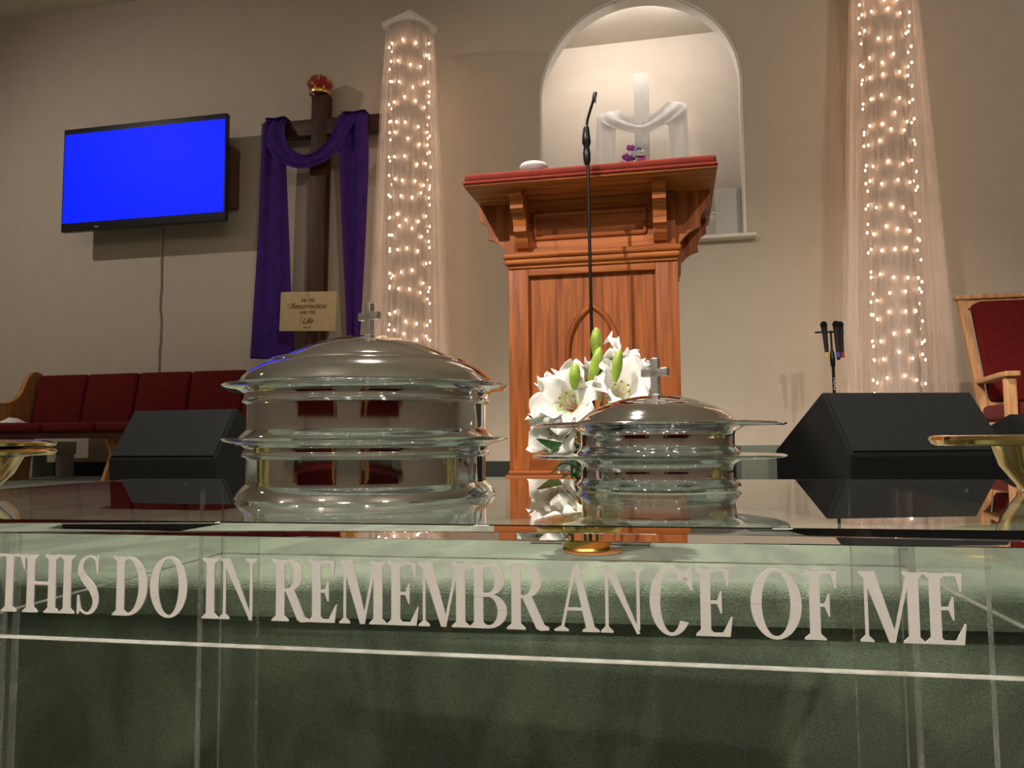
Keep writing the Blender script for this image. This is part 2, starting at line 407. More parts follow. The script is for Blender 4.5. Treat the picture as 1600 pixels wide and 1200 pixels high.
def glyph(c, w):
    t, h = .15, .045; s = .07
    if c == 'I': return stem(w/2-t/2, t)
    if c == 'T': return stem(w/2-t/2, t, 0, 1, .08, 0)+[[(0, 1), (w, 1), (w, 1-h), (0, 1-h)], [(0, 1), (.0, .74), (.02, .74), (.10, 1-h), (.1, 1)], [(w, 1), (w, .74), (w-.02, .74), (w-.10, 1-h), (w-.1, 1)]]
    if c == 'H': return stem(s, t)+stem(w-s-t, t)+[[(s, .53), (w-s, .53), (w-s, .48), (s, .48)]]
    if c in 'OC':
        a0, a1 = (0, 360) if c == 'O' else (38, 322)
        q = band(arc(w/2, .5, w/2, .515, a0, a1, 48), arc(w/2, .5, w/2-t*1.05, .47, a0, a1, 48))
        if c == 'C': q += [[(w-.03, 1), (w-.005, 1), (w, .66), (w-.02, .66), (w-.16, .86), (w*.78, .9)]]
        return q
    if c == 'D':
        o = [(s, 1)]+arc(w*.42, .5, w*.58, .5, 90, -90)+[(s, 0)]; i = [(s, 1-h)]+arc(w*.42, .5, w*.58-t*1.1, .5-h, 90, -90)+[(s, h)]
        return stem(s, t, s0=.075)+band(o, i)
    if c == 'B':
        q = stem(s, t)
        for y0, y1, ww in ((.5, 1, w*.93), (0, .53, w)):
            m_, hh = (y0+y1)/2, (y1-y0)/2
            o = [(s, y1)]+arc(ww*.5, m_, ww*.5, hh, 90, -90)+[(s, y0)]; i = [(s, y1-h)]+arc(ww*.5, m_, ww*.5-t, hh-h, 90, -90)+[(s, y0+h)]
            q += band(o, i)
        return q
    if c == 'R':
        ww = w*.82; o = [(s, 1)]+arc(ww*.5, .74, ww*.5, .26, 90, -90)+[(s, .48)]; i = [(s, 1-h)]+arc(ww*.5, .74, ww*.5-t, .26-h, 90, -90)+[(s, .48+h)]
        return stem(s, t)+band(o, i)+[[(w*.36, .5), (w*.60, .5), (w*.90, .07), (w*.70, .02)], [(w*.70, .02), (w*.90, .07), (w, .045), (w, 0), (w*.80, -.01)]]
    if c == 'E': return stem(s, t, s0=.07)+arms(s, w-.035, w*.68)
    if c == 'F': return stem(s, t)+arms(s, w, w*.72, False)
    if c == 'N': return stem(s, .05, 0, 1, .07, .03)+stem(w-s-.05, .05, .05, 1, 0, .075)+[[(s-.07, 1), (s+.12, 1), (w-s, 0), (w-s-.05, -.01), (w-s-.09, .08), (s-.01, .96), (s-.07, .965)]]
    if c == 'M': return stem(s, .045, 0, 1, .07, 0)+stem(w-s-t, t, 0, 1, .07, .06)+[[(s-.07, 1), (s+.15, 1), (w/2+.05, .10), (w/2-.01, 0), (w/2-.045, 0), (s, .9), (s-.07, .965)], [(w/2-.01, 0), (w/2+.035, 0), (w-s-t+.05, 1), (w-s-t, 1)]]
    if c == 'A': return [[(w*.44, 1), (w*.50, 1.01), (w*.20, .0), (w*.13, 0)], [(w*.42, .97), (w*.50, 1.02), (w*.56, 1), (w*.92, 0), (w*.72, 0)], [(w*.24, .36), (w*.72, .36), (w*.70, .315), (w*.22, .315)],
                         [(0, 0), (w*.32, 0), (w*.32, .025), (w*.2, .07), (w*.13, .07), (0, .025)], [(w*.62, 0), (w, 0), (w, .025), (w*.9, .07), (w*.75, .07), (w*.62, .025)]]
    if c == 'S':
        pts = smoothrows([(w*.92, .80, .02), (w*.80, .94, .03), (w*.50, .985, .035), (w*.20, .88, .085), (w*.18, .70, .11), (w*.42, .56, .14), (w*.72, .42, .14), (w*.86, .22, .11), (w*.70, .06, .075), (w*.42, .015, .035), (w*.18, .08, .03), (w*.06, .24, .02)], 5)
        o, i = [], []
        for k, (x, y, d) in enumerate(pts):
            a, b_ = pts[max(0, k-1)], pts[min(len(pts)-1, k+1)]; l = math.hypot(b_[0]-a[0], b_[1]-a[1]) or 1
            nx, ny = -(b_[1]-a[1])/l, (b_[0]-a[0])/l; o.append((x+nx*d/2, y+ny*d/2)); i.append((x-nx*d/2, y-ny*d/2))
        return band(o, i)+[[(w*.90, 1), (w*.97, 1), (w*.97, .69), (w*.90, .69), (w*.80, .93)], [(w*.03, 0), (w*.1, 0), (w*.2, .09), (w*.10, .32), (w*.03, .32)]]
    return []
def letters(b, items, z0, h, y0, y1):
    """items (char, x0, x1)"""
    k = 0
    for c, x0, x1 in items:
        for q in glyph(c, (x1-x0)/h): b.prism([(x0+x*h, z0+z*h) for x, z in q], y0-(k % 12)*.00002, y1, 'xz'); k += 1
LT = [('T', 5, 52), ('H', 50, 105), ('I', 105, 129), ('S', 132, 166), ('D', 187, 240), ('O', 244, 301), ('I', 323, 350), ('N', 350, 407), ('R', 431, 487), ('E', 486, 530), ('M', 534, 606), ('E', 607, 655), ('M', 655, 733), ('B', 733, 790), ('R', 790, 854), ('A', 862, 931), ('N', 933, 1000), ('C', 1008, 1074), ('E', 1078, 1134), ('O', 1162, 1240), ('F', 1244, 1295), ('M', 1328, 1427), ('E', 1427, 1490)]
# letter positions along the panel in metres, measured once from the picture scale of the panel
def tpos(px):
    a = (px-800)/FPX; d = Vector((fw.x, fw.y, 0))*1.0+Vector((r0.x, r0.y, 0))*a
    s = N0/(d.dot(tn)); return (d*s).dot(tt)
b = MB(OFF); letters(b, [(c, tpos(p), tpos(q)) for c, p, q in LT], .1535, .0465, N0-.0012, N0-.0003)
b.build('lettering', LETTER, fp, 'frosted white capitals reading THIS DO IN REMEMBRANCE OF ME')

# ------------------------------------------------------------------ communion trays
def cross_piece(par, z0, hgt, wid, bar, dep, rz, m=SATIN):
    b = MB(); mm = Matrix.Translation((0, 0, z0)) @ Matrix.Rotation(rz, 4, 'Z')
    b.box(-bar/2, bar/2, -dep/2, dep/2, 0, hgt, .0006, mm)
    b.box(-wid/2, wid/2, -dep/2, dep/2, hgt*.50, hgt*.50+bar, .0006, mm)
    b.lathe([(0, -.002), (.009, -.002), (.0085, .001), (.004, .003), (0, .003)], 24, (0, 0, z0))
    return b.build('cross_finial', m, par, 'satin metal cross knob')
def big_tray(name, label, loc, z):
    t = thing(name, label, 'tray', (loc[0], loc[1], z), 0, 'wide communion trays'); b = MB()
    b.lathe([(r_*.985, z_*.95) for r_, z_ in [(0, .004), (.130, .004), (.140, .0006), (.1455, .0), (.1462, .0022), (.1445, .006), (.1395, .012), (.1365, .0150), (.1352, .0165), (.1350, .020), (.1350, .0215), (.1350, .0440), (.1352, .0455), (.1366, .0466), (.1390, .0474), (.1398, .0486), (.1396, .0500),
             (.1384, .0510), (.1378, .0522), (.1378, .0532), (.1378, .0570), (.1380, .0580), (.1400, .0592), (.1420, .0605), (.1480, .0617), (.1560, .0632), (.1600, .0652), (.1614, .0672), (.1608, .0680), (.1590, .0672), (.1540, .0655), (.1460, .0645), (.1400, .0640), (.134, .060), (.132, .02), (.125, .012), (0, .012)]], 128)
    b.build('tray_body', CHROME, t); return t
BX, BY = -.3475, .822
pb = T(-.3135, .835, TZ); BX, BY = pb.x, pb.y
big_tray('communion_tray', 'wide silver communion tray resting on the acrylic table, bottom of its stack', (BX, BY), TZ)
big_tray('communion_tray', 'wide silver communion tray directly beneath the large domed lid', (BX, BY), TZ+.0575)
t = thing('tray_lid', 'large domed silver lid with a small cross knob on top of the wide trays', 'lid', (BX, BY, TZ+.1133))
b = MB(); b.lathe([(r_*.985, z_ if z_ < .01 else .01+(z_-.01)*1.16) for r_, z_ in [(.138, .004), (.140, .0058), (.1590, .0058), (.1608, .0068), (.1600, .0082), (.1530, .0074), (.1490, .0086), (.1462, .0102), (.1448, .0098), (.1432, .0118), (.1400, .0170), (.1340, .0222), (.1260, .0266), (.1180, .0296), (.1145, .0304),
                   (.1130, .0330), (.1105, .0342), (.1080, .0336), (.1068, .0318), (.1050, .0322), (.0980, .0362), (.0860, .0418), (.0700, .0480), (.0520, .0532), (.0340, .0570), (.0160, .0590), (0, .0594)]], 128)
b.build('dome', CHROME, t); cross_piece(t, .0672, .0385, .0300, .0088, .0075, R(-24))
SP = T(.010, .955, TZ)
def small_tray(label, z):
    t = thing('bread_plate_tray', label, 'tray', (SP.x, SP.y, z), 0, 'small stacking bread trays'); b = MB()
    b.lathe([(r_*.978, z_*.945) for r_, z_ in [(0, .003), (.085, .003), (.093, .0), (.0975, .0012), (.1000, .005), (.0990, .0085), (.0962, .0112), (.0950, .0130), (.0942, .0150), (.0938, .0165), (.0938, .0290), (.0940, .0305), (.0950, .0335), (.0985, .0355), (.1010, .0375), (.1035, .0390), (.1060, .0398), (.1400, .0404), (.1500, .0404), (.1535, .0414),
             (.1542, .0428), (.1530, .0440), (.1500, .0446), (.1080, .0440), (.0990, .0432), (.0935, .039), (.0910, .030), (.0905, .014), (.0880, .010), (0, .010)]], 128)
    b.build('tray_body', CHROME2, t); return t
small_tray('small wide-rimmed silver bread tray resting on the acrylic table', TZ)
small_tray('small wide-rimmed silver bread tray just under the small domed lid', TZ+.0376)
t = thing('tray_lid', 'small domed silver lid with a cross knob on top of the bread trays', 'lid', (SP.x, SP.y, TZ+.0376+.0420))
b = MB(); b.lathe([(r_, z_*1.1) for r_, z_ in [(.0900, -.001), (.0955, .0005), (.0965, .0015), (.0955, .0028), (.0930, .0040), (.0900, .0065), (.0820, .0125), (.0740, .0165), (.0690, .0182), (.0670, .0192), (.0645, .0194), (.0560, .0228), (.0420, .0268), (.0260, .0296), (.0100, .0308), (0, .0310)]], 128)
b.build('dome', CHROME2, t); cross_piece(t, .0350, .0445, .0345, .0098, .0085, R(-24))

# offering plates
def offering(label, x, y, z, rim=.155, top=.125, bot=.088, hgt=.056, cu=.8, group='brass offering plates'):
    t = thing('offering_plate', label, 'offering plate', (x, y, z), 0, group); b = MB()
    b.lathe([(0, .004), (bot-.006, .004), (bot, 0), (bot+.003, .001), (bot+.004, .006), (lerp(bot, top, .5)+.004, hgt*.45), (top-.004, hgt*.82), (top, hgt-.010), (top+.006, hgt-.0060), (rim-.012, hgt-.0085*cu), (rim-.006, hgt-.0105*cu), (rim-.002, hgt-.009*cu), (rim, hgt-.0050*cu), (rim-.002, hgt-.0012), (rim-.006, hgt),
             (top+.006, hgt-.001), (top-.002, hgt-.004), (top-.008, hgt*.8), (bot+.001, .010), (bot-.008, .008), (0, .008)], 96)
    b.build('plate_body', BRASS, t)
    b = MB(); b.lathe([(0, .0082), (bot-.010, .0082), (bot-.011, .0100), (0, .0100)], 48); b.build('felt_pad', RED, t)
    return t
def ground(px, py, z):
    a = fw+rt*(px-800)/FPX+up*(600-py)/FPX; s = (z-EYE.z)/a.z; return EYE+a*s
def ray_at(px, py, d): return EYE+(fw+rt*(px-800)/FPX+up*(600-py)/FPX)*d
pl = ray_at(-165, 768, .85)
offering('brass offering plate at the left end of the table, lower of the two', pl.x, pl.y, TZ, hgt=.0560)
offering('brass offering plate at the left end of the table, stacked on top', pl.x, pl.y, TZ+.0097, hgt=.0556)
pr_ = ray_at(1698, 768, .83)
offering('single brass offering plate with a wide rim at the right end of the table', pr_.x, pr_.y, TZ, cu=1.1, rim=.150, top=.092, bot=.060, hgt=.062)

# ------------------------------------------------------------------ lily plant on the stage edge
LP = Vector((-.235, 2.02, 0))
lily = thing('potted_lily', 'white Easter lily in a brass pot on the green stage edge before the lectern', 'plant', LP)
def L(px, py, d=0): # point of the plant plane at depth d behind the pot centre
    a = fw+rt*(px-800)/FPX+up*(600-py)/FPX; return EYE+a*((LP.y+d)/a.y)-LP
b = MB(); b.lathe([(0, 0), (.058, 0), (.062, .004), (.060, .010), (.072, .030), (.088, .060), (.096, .095), (.098, .125), (.102, .130), (.098, .134), (.092, .125), (.088, .08), (.05, .012), (0, .012)], 64); b.build('pot', POTG, lily, 'polished brass pot')
b = MB(); b.lathe([(0, .10), (.086, .10), (.088, .112), (.05, .118), (0, .12)], 32); b.build('soil', mat('soil', (.03, .018, .01), .95, bmp=.8, bscale=80), lily)
def petal_fn(m, ln, wd, curl, cup, seed):
    rr = random.Random(seed); p1, p2 = rr.random()*6, rr.random()*6
    def fn(u, v):
        s = (u-.5)*2
        width = wd*(.16+.84*math.sin(PI*min(1, .08+v*.86))**.8)*(1 if v < .85 else max(.0, 1-((v-.85)/.15)**2.2)+.02)
        # trumpet: petal axis leaves along the flower axis and bends outward
        ang = lerp(R(10), R(10)+curl, min(1, max(0, (v-.18)/.72))**1.25)
        # integrate
        n = 14; x = z = 0
        for k in range(n):
            vv = v*k/n; a = lerp(R(10), R(10)+curl, min(1, max(0, (vv-.18)/.72))**1.25)
            x += math.sin(a)*v*ln/n; z += math.cos(a)*v*ln/n
        x += .006
        wav = .010*math.sin(v*13+p1+s*1.3)*abs(s)**2*v*2 + .0045*math.sin(v*27+p2)*abs(s)*v
        out = cup*(1-s*s)*wd*(1-.5*v) + wav
        rib = -.0018*math.exp(-(s*5)**2)*math.sin(PI*v)
        return m @ Vector((x+math.cos(ang)*(out+rib), s*width, z-math.sin(ang)*(out+rib)))
    return fn
def flower(pos, direction, size, spin=0, curl=R(105), seed=0, openness=1):
    pos = Vector(pos); d = Vector(direction).normalized()
    q = Vector((0, 0, 1)).rotation_difference(d).to_matrix().to_4x4()
    base = Matrix.Translation(pos) @ q @ Matrix.Rotation(spin, 4, 'Z') @ Matrix.Translation((0, 0, -size*.35))
    f = None
    for k in range(6):
        m = base @ Matrix.Rotation(k*PI/3, 4, 'Z'); inner = k % 2
        b = MB(); b.grid(petal_fn(m, size*(1.06 if inner else 1.0), size*(.33 if inner else .24), curl*openness*(1+.12*math.sin(seed+k*2.1)), .16, seed*10+k), 10, 18)
        b.build('petal', PETALV, lily, None, .0008)
    b = MB()
    for k in range(6):
        m = base @ Matrix.Rotation(k*PI/3, 4, 'Z'); inner = k % 2
        pf = petal_fn(m, size*(1.06 if inner else 1.0), size*(.33 if inner else .24), curl*openness*(1+.12*math.sin(seed+k*2.1)), .16, seed*10+k)
        up_ = (base.to_3x3() @ Vector((0, 0, 1)))*.0016
        b.grid(lambda u, v, pf=pf, up_=up_: pf(.5+(u-.5)*.75*(1-v)**.6, v*.50)+up_, 6, 8)
    b.build('throat', PETALG, lily)
    b = MB(); e = MB()
    for k in range(6):
        a = k*PI/3+.3; pts = [base @ Vector((math.cos(a)*r_, math.sin(a)*r_, z_)) for r_, z_ in ((.003, .0), (.008, size*.3), (size*.14, size*.55))]
        b.tube(pts, .0011, 5); e.sphere(pts[-1], .0032, 8, 5)
    b.tube([base @ Vector((0, 0, 0)), base @ Vector((0.002, 0, size*.62))], .0015, 6)
    s = b.build('stamen', FILAM, lily); e.build('anther', ANTHER, s)
# petal with green throat blended along its own length
PETALV, nt, bs = nodes('lily_petal')
bs.inputs['Roughness'].default_value = .5; bs.inputs['Base Color'].default_value = (.86, .85, .83, 1)
bs.inputs['Subsurface Weight'].default_value = .15; bs.inputs['Subsurface Radius'].default_value = (.01, .01, .008)
t_ = tex(nt, 55, stretch=(1, 1, 1), detail=2); bump(nt, bs, t_.outputs[0], .35, .003)
CAMD = Vector((.1, -1, 0))
flower(L(890, 634, -.06), (-.10, -1, .22), .150, .25, R(84), 1)
flower(L(968, 618, -.02), (.30, -.8, .50), .140, .5, R(66), 2)
flower(L(872, 668, -.05), (-.30, -.85, -.42), .125, .1, R(66), 3)
flower(L(886, 604, .05), (-.35, .25, .75), .105, .3, R(120), 4)
flower(L(944, 590, .06), (.0, .4, .8), .115, .0, R(120), 5)
flower(L(972, 575, .05), (.55, -.1, .8), .120, .4, R(80), 6)
flower(L(905, 712, .02), (.0, -.7, -.5), .095, .5, R(70), 7)
def bud(p0, p1, r):
    p0, p1 = Vector(p0), Vector(p1); b = MB(); n = 12
    pts = [p0.lerp(p1, i/n) for i in range(n+1)]
    b.tube(pts, [r*(.16+.84*math.sin(PI*min(1, .06+.86*(i/n)))**.8)*(1 if i < n else .25) for i in range(n+1)], 12); b.build('bud', BUD, lily)
bud(L(931, 560), L(932, 514), .0155); bud(L(922, 606, -.01), L(938, 545, -.02), .0150)
bud(L(961, 600, -.09), L(968, 548, -.09), .0130); bud(L(898, 612, -.11), L(899, 570, -.11), .0150)
def leaf(p0, p1, wd, droop=.02, rollv=(0, -1, .3)):
    p0, p1 = Vector(p0), Vector(p1); side = (p1-p0).cross(Vector(rollv)).normalized(); nrm = side.cross(p1-p0).normalized(); b = MB()
    def fn(u, v):
        s = (u-.5)*2; wdt = wd*math.sin(PI*(.06+.94*v))**.75
        return p0.lerp(p1, v)+side*s*wdt+nrm*(-.25*wd*(1-s*s))+Vector((0, 0, droop*math.sin(PI*v)))
    b.grid(fn, 6, 12); b.build('leaf', LEAF, lily, None, .0007)
leaf(L(905, 640), L(945, 570, -.02), .010); leaf(L(908, 632), L(957, 562, .01), .010); leaf(L(925, 640, .01), L(900, 588), .009)
leaf(L(905, 700, -.05), L(838, 688, -.10), .013, -.010); leaf(L(908, 700, -.01), L(850, 706, -.05), .013, -.01)
for k in range(30):
    a = k*2.4; z = .13+.006*k; ln = .09+.02*math.sin(k)
    p = Vector((.012*math.cos(a), .012*math.sin(a), z)); leaf(p, p+Vector((math.cos(a)*ln, math.sin(a)*ln, .02-.001*k)), .009, .02, (0, 0, 1))
for (dx, dy, x1, y1) in ((-.01, 0, 905, 640), (.015, 0, 940, 620), (0, .015, 925, 600), (-.015, .01, 890, 660)):
    b = MB(); q = L(x1, y1, .02); b.tube([Vector((dx, dy, .11)), Vector((dx*1.3+q.x*.4, dy+q.y*.3, q.z*.55)), q], .0038, 8); b.build('stem', STEM, lily)
b = MB(); b.lathe([(0, 0), (.075, 0), (.077, .002), (.075, .004), (0, .004)], 48)
o = b.build('saucer', mat('copper_saucer', (.45, .22, .10), .5), None); o.location = (LP.x+.018, LP.y+.0, .0); tag(o, 'thin round copper coloured saucer under the brass lily pot', 'saucer')
lily.location.z = .0042
b = MB(); b.box(-.165, .165, -.12, .12, 0, .004, .001); b.box(.052, .056, -.12, .12, .004, .0055)
o = b.build('floor_box_cover', mat('dark_cover', (.06, .062, .06), .5), None); q = ground(922, 850, 0); o.location = (q.x, q.y+.10, 0); tag(o, 'flat dark grey rectangular cover lying on the carpet behind the lily pot', 'floor cover')

# ------------------------------------------------------------------ lectern
LX, LY = -.287, 2.75
lec = thing('lectern', 'oak lectern with red carpeted top, scalloped brackets and a pointed arch on its front', 'lectern', (LX, LY, 0))
W2, DEP = .308, .46
b = MB(); b.box(-W2-.012, W2+.012, -.025, DEP+.01, 0, .165, .004); b.box(-W2-.004, W2+.004, -.012, DEP, .165, .180, .005); b.build('plinth', OAKH, lec)
b = MB()
b.box(-W2, W2, .022, DEP, .18, .925)
b.build('body', OAK, lec)
b = MB(); b.box(-W2, -W2+.075, .0, .0219, .18, .925, .0015); b.build('stile', OAK, lec)
b = MB(); b.box(W2-.080, W2, .0, .0219, .18, .925, .0015); b.build('stile', OAK, lec)
b = MB(); b.box(-W2+.0755, W2-.0805, .0, .0219, .895, .925, .001); b.build('rail', OAKH, lec)
b = MB(); b.box(-W2+.0755, W2-.0805, .0, .0219, .18, .26, .001); b.build('rail', OAKH, lec)
# gothic arch moulding
ax0, ax1, apz, spz = -.092, .088, .775, .60
ap = [(ax0, .27), (ax0, .45)]
for i in range(13):
    u = i/12; a = (1-u); ap.append((ax0+(0-ax0)*(1-math.cos(u*PI/2*.82))/(1-math.cos(PI/2*.82)), spz+(apz-spz)*math.sin(u*PI/2*.82)/math.sin(PI/2*.82)))
pts = [(x, .018, z) for x, z in ap]+[(-x*ax1/-ax0*-1 if False else -x*ax1/abs(ax0), .018, z) for x, z in reversed(ap[:-1])]
b = MB(); b.tube(pts, .011, 10); b.build('arch_moulding', OAK, lec)
# waist moulding
b = MB(); 
b.box(-W2-.018, W2+.014, -.030, DEP+.01, .955, .978, .010); b.box(-W2-.012, W2+.008, -.022, DEP+.005, .934, .956, .009); b.box(-W2-.002, W2+.001, -.008, DEP, .922, .936, .003); b.build('waist_moulding', OAKH, lec)
# upper box with framed panel
b = MB(); b.box(-W2+.03, W2-.03, .022, DEP, .978, 1.178); b.build('upper_body', OAKH, lec)
b = MB(); b.box(-W2+.005, -W2+.075, .004, .0219, .978, 1.176, .001); b.build('upper_stile', OAK, lec)
b = MB(); b.box(W2-.080, W2-.005, .004, .0219, .978, 1.176, .001); b.build('upper_stile', OAK, lec)
b = MB(); b.box(-W2+.0755, W2-.0805, .012, .0219, .978, 1.176); b.build('upper_rail', OAKH, lec)
px0, px1, pz0, pz1 = -.207, .195, 1.035, 1.122
b = MB()
for (p, q) in (((px0, pz0), (px1, pz0)), ((px1, pz0), (px1, pz1)), ((px1, pz1), (px0, pz1)), ((px0, pz1), (px0, pz0))): b.tube([(p[0], .010, p[1]), (q[0], .010, q[1])], .0085, 8)
b.build('panel_moulding', OAKH, lec)
# scalloped wings left and right, front and rear
wing = [(.305, .978), (.325, 1.005), (.350, 1.030), (.372, 1.042), (.392, 1.047), (.389, 1.070), (.393, 1.090), (.405, 1.108), (.425, 1.120), (.425, 1.158), (.425, 1.178), (.29, 1.178), (.29, .978)]
def wingp(sx, y):
    b = MB(); b.prism([(sx*x, z) for x, z in wing], y, y+.022, 'xz'); b.build('wing_bracket', OAK, lec)
for sx in (-1, 1): wingp(sx, .026); wingp(sx, .40)
fb = [(.004, .992), (-.012, .998), (-.030, 1.020), (-.040, 1.040), (-.062, 1.046), (-.060, 1.066), (-.070, 1.088), (-.092, 1.105), (-.118, 1.116), (-.118, 1.150), (-.150, 1.158), (-.150, 1.178), (.004, 1.178)]
for x in (-.275, .225):
    b = MB(); b.prism(fb, x, x+.047, 'yz'); b.build('front_bracket', OAKH, lec)
# top
b = MB(); b.box(-.424, .440, -.200, .510, 1.178, 1.196, .004); b.build('top_board', OAKH, lec)
b = MB(); b.box(-.422, .438, -.202, .512, 1.192, 1.224, .010); b.box(-.426, .442, -.205, .515, 1.184, 1.198, .006); b.build('carpeted_top', REDTOP, lec, 'red carpeted covering')
b = MB(); b.lathe([(0, 0), (.040, 0), (.046, .006), (.050, .016), (.050, .024), (.044, .032), (.030, .036), (0, .037)], 40)
o = b.build('round_container', mat('mauve_grey_plastic', (.42, .36, .37), .5), None); q = Vector((-.468, 2.60, 1.2242)); o.location = q; tag(o, 'low round mauve grey container on the left corner of the lectern top', 'container')

# microphone stand in front of the lectern
mx, my = -.262, 2.49
ms = thing('microphone_stand', 'tall thin black microphone stand in front of the lectern with a gooseneck tip', 'microphone stand', (mx, my, 0))
b = MB(); b.lathe([(0, 0), (.12, 0), (.122, .006), (.10, .016), (.02, .024), (.012, .05), (0, .05)], 40); b.build('base', BLACKM, ms)
b = MB(); b.tube([(.004, 0, .03), (-.004, 0, 1.25)], .0055, 10); b.build('pole', BLACKM, ms)
b = MB(); b.tube([(-.006, 0, 1.20), (-.006, 0, 1.215), (-.007, 0, 1.24), (-.007, 0, 1.262), (-.007, 0, 1.275), (-.008, 0, 1.30), (-.007, 0, 1.325), (-.006, 0, 1.335)], [.008, .012, .013, .009, .015, .013, .010, .005], 14)
b.build('clip', BLACKM, ms)
b = MB(); b.tube([(-.006, 0, 1.33), (-.003, -.002, 1.352), (.006, -.006, 1.378), (.016, -.012, 1.405), (.022, -.015, 1.422)], [.0045]*5, 8); b.build('gooseneck', BLACKM, ms)
b = MB(); b.tube([(.020, -.015, 1.410), (.026, -.02, 1.432), (.028, -.022, 1.438)], [.006, .0075, .003], 10); b.tube([(.027, -.02, 1.436), (.026, -.022, 1.40)], [.005, .0025], 8); b.build('microphone', BLACK, ms)

# ------------------------------------------------------------------ stage monitors
def wedge(label, loc, rz, wd, dp=.50, zf=.25, zt=.43, ds=.16, fo=.02):
    t = thing('floor_monitor_speaker', label, 'speaker', loc, rz, None)
    pr = [(fo, 0), (0, zf), (ds, zt), (dp, .22), (dp-.02, .16), (dp-.05, 0)]
    b = MB(); b.prism(pr, 0, wd, 'yz')
    o = b.build('cabinet', BLACKC, t); md = o.modifiers.new('bev', 'BEVEL'); md.width = .007; md.segments = 2
    b = MB(); e = Vector((0, ds, zt-zf)).normalized(); nrm = Vector((0, -e.z, e.y)); l = math.hypot(ds, zt-zf)
    for (a, c, d0, d1) in ((.012, wd-.012, .012, l-.012),):
        vs = []
        for nn in (.0005, .006):
            for x, d in ((a, d0), (c, d0), (c, d1), (a, d1)): vs.append(Vector((x, 0, zf))+e*d+nrm*nn)
        b.add(vs, [(0, 1, 2, 3), (4, 5, 6, 7), (0, 1, 5, 4), (1, 2, 6, 5), (2, 3, 7, 6), (3, 0, 4, 7)])
    b.build('grille', GRILLE, t)
    b = MB(); b.box(wd*.72, wd*.72+.008, -.004+fo*.5, fo*.55, .10, .112); b.build('badge', GREYP, t)
    return t
def place(px, py, d): q = ray_at(px, py, d); return (q.x, q.y, 0)
wedge('black wedge floor monitor on the left, in front of the red pew', place(169, 714, 3.30), R(-2), .525, zf=.224, zt=.438, ds=.15)
wedge('black wedge floor monitor right of the lectern, beside the bread trays', place(1328, 703, 2.45), R(17), .54, dp=.60, zf=.235, zt=.446, ds=.17)
q = ray_at(1672, 680, 2.9)
wedge('black wedge floor monitor mostly cut off at the right edge, by the chair', (q.x, q.y+.18, 0), R(30), .45, dp=.5, zf=.22, zt=.385)

# grey strip box behind the bread trays
b = MB(); b.box(0, .30, 0, .12, 0, .262, .006); b.sphere((.06, -.001, .235), .006)
o = b.build('equipment_case', mat('green_grey_case', (.13, .15, .12), .6), None); q = ray_at(1158, 720, 3.0); o.location = (q.x, q.y, 0); o.rotation_euler.z = R(8); tag(o, 'low dark green grey case between the bread trays and the black monitor', 'case')

# ------------------------------------------------------------------ television
tv = thing('television', 'wall-mounted flat television showing a plain blue screen', 'television', (-4.475, 5.70, 2.155))
W, H = .806, .930
b = MB(); b.box(-W, W, 0, .05, 0, H, .006); b.box(-W*.6, W*.6, .0505, .09, .12, H-.2, .01); b.build('housing', BLACK, tv)
b = MB(); b.box(-W+.014, W-.014, -.0025, -.0003, .075, H-.050); b.build('screen', SCREEN, tv, 'glowing blue screen')
b = MB(); b.box(-.03, .03, .091, .297, .40, .46, .005); b.box(-.25, .25, .285, .2985, .22, .64); b.build('wall_bracket', BLACKM, tv)
b = MB(); b.box(.30, W-.055, .16, .2985, .18, H-.22, .004); b.build('backing_box', mat('brown_board', (.16, .07, .04), .6), tv)
b = MB(); b.box(-.46, -.42, -.0028, -.0004, .022, .032); b.build('logo', mat('silver_mark', (.30, .30, .32), .3), tv)
b = MB(); pts = [(-4.47, 5.985, 2.22)]
for i in range(1, 24): z = 2.22-i*.060; pts.append((-4.47+.004*math.sin(i*.9)+.003*math.sin(i*2.3)-.0010*i+(.015 if i > 12 else 0), 5.988, z))
b.tube(pts, .0055, 6); tag(b.build('television_cable', mat('grey_cable', (.25, .22, .18), .6), None), 'thin grey cable running down the wall below the television', 'cable')

# ------------------------------------------------------------------ pews
def pew(label, loc, rz=0, length=2.9, seg=.46, full=True):
    """local: x along, y back, origin front-left foot on floor; seat front at y=0"""
    t = thing('pew', label, 'pew', loc, rz)
    endp = smoothrows([(-.02, 0), (.02, .10), (.0, .30), (-.02, .42), (-.03, .56), (-.02, .60), (.08, .615), (.22, .63), (.32, .70), (.38, .82), (.43, .885), (.49, .895), (.54, .86), (.54, .70), (.48, .40), (.44, .12), (.43, 0)], 4)
    for x in (0, length):
        b = MB(); b.prism(endp, x-.022, x+.022, 'yz'); b.build('end_panel', PEWW, t)
    n = int(round((length-.06)/seg)); s = (length-.05)/n
    b = MB(); b.box(.024, length-.024, .02, .50, .335, .375); b.build('seat_board', DARKW, t)
    b = MB(); b.box(.024, length-.024, .50, .525, .375, .80); b.build('back_board', PEWW, t)
    for i in range(n):
        x = .026+i*s
        b = MB(); mm = Matrix.Translation((0, .43, .44)) @ Matrix.Rotation(R(-11), 4, 'X')
        b.box(x+.003, x+s-.003, -.035, .055, .0, .435, .030, mm); b.build('back_cushion', RED, t)
        b = MB(); b.box(x+.003, x+s-.003, .0, .44, .3755, .455, .030); b.build('seat_cushion', RED, t)
    for x in ((length*.36, length*.66) if full else ()):
        lp = smoothrows([(.02, 0), (.06, .1), (.10, .2), (.06, .30), (.05, .334), (.30, .334), (.32, .2), (.36, .1), (.40, 0), (.34, 0), (.22, .05), (.12, 0)], 3)
        b = MB(); b.prism(lp, x-.013, x+.013, 'yz'); b.build('leg', PEWW, t)
    return t
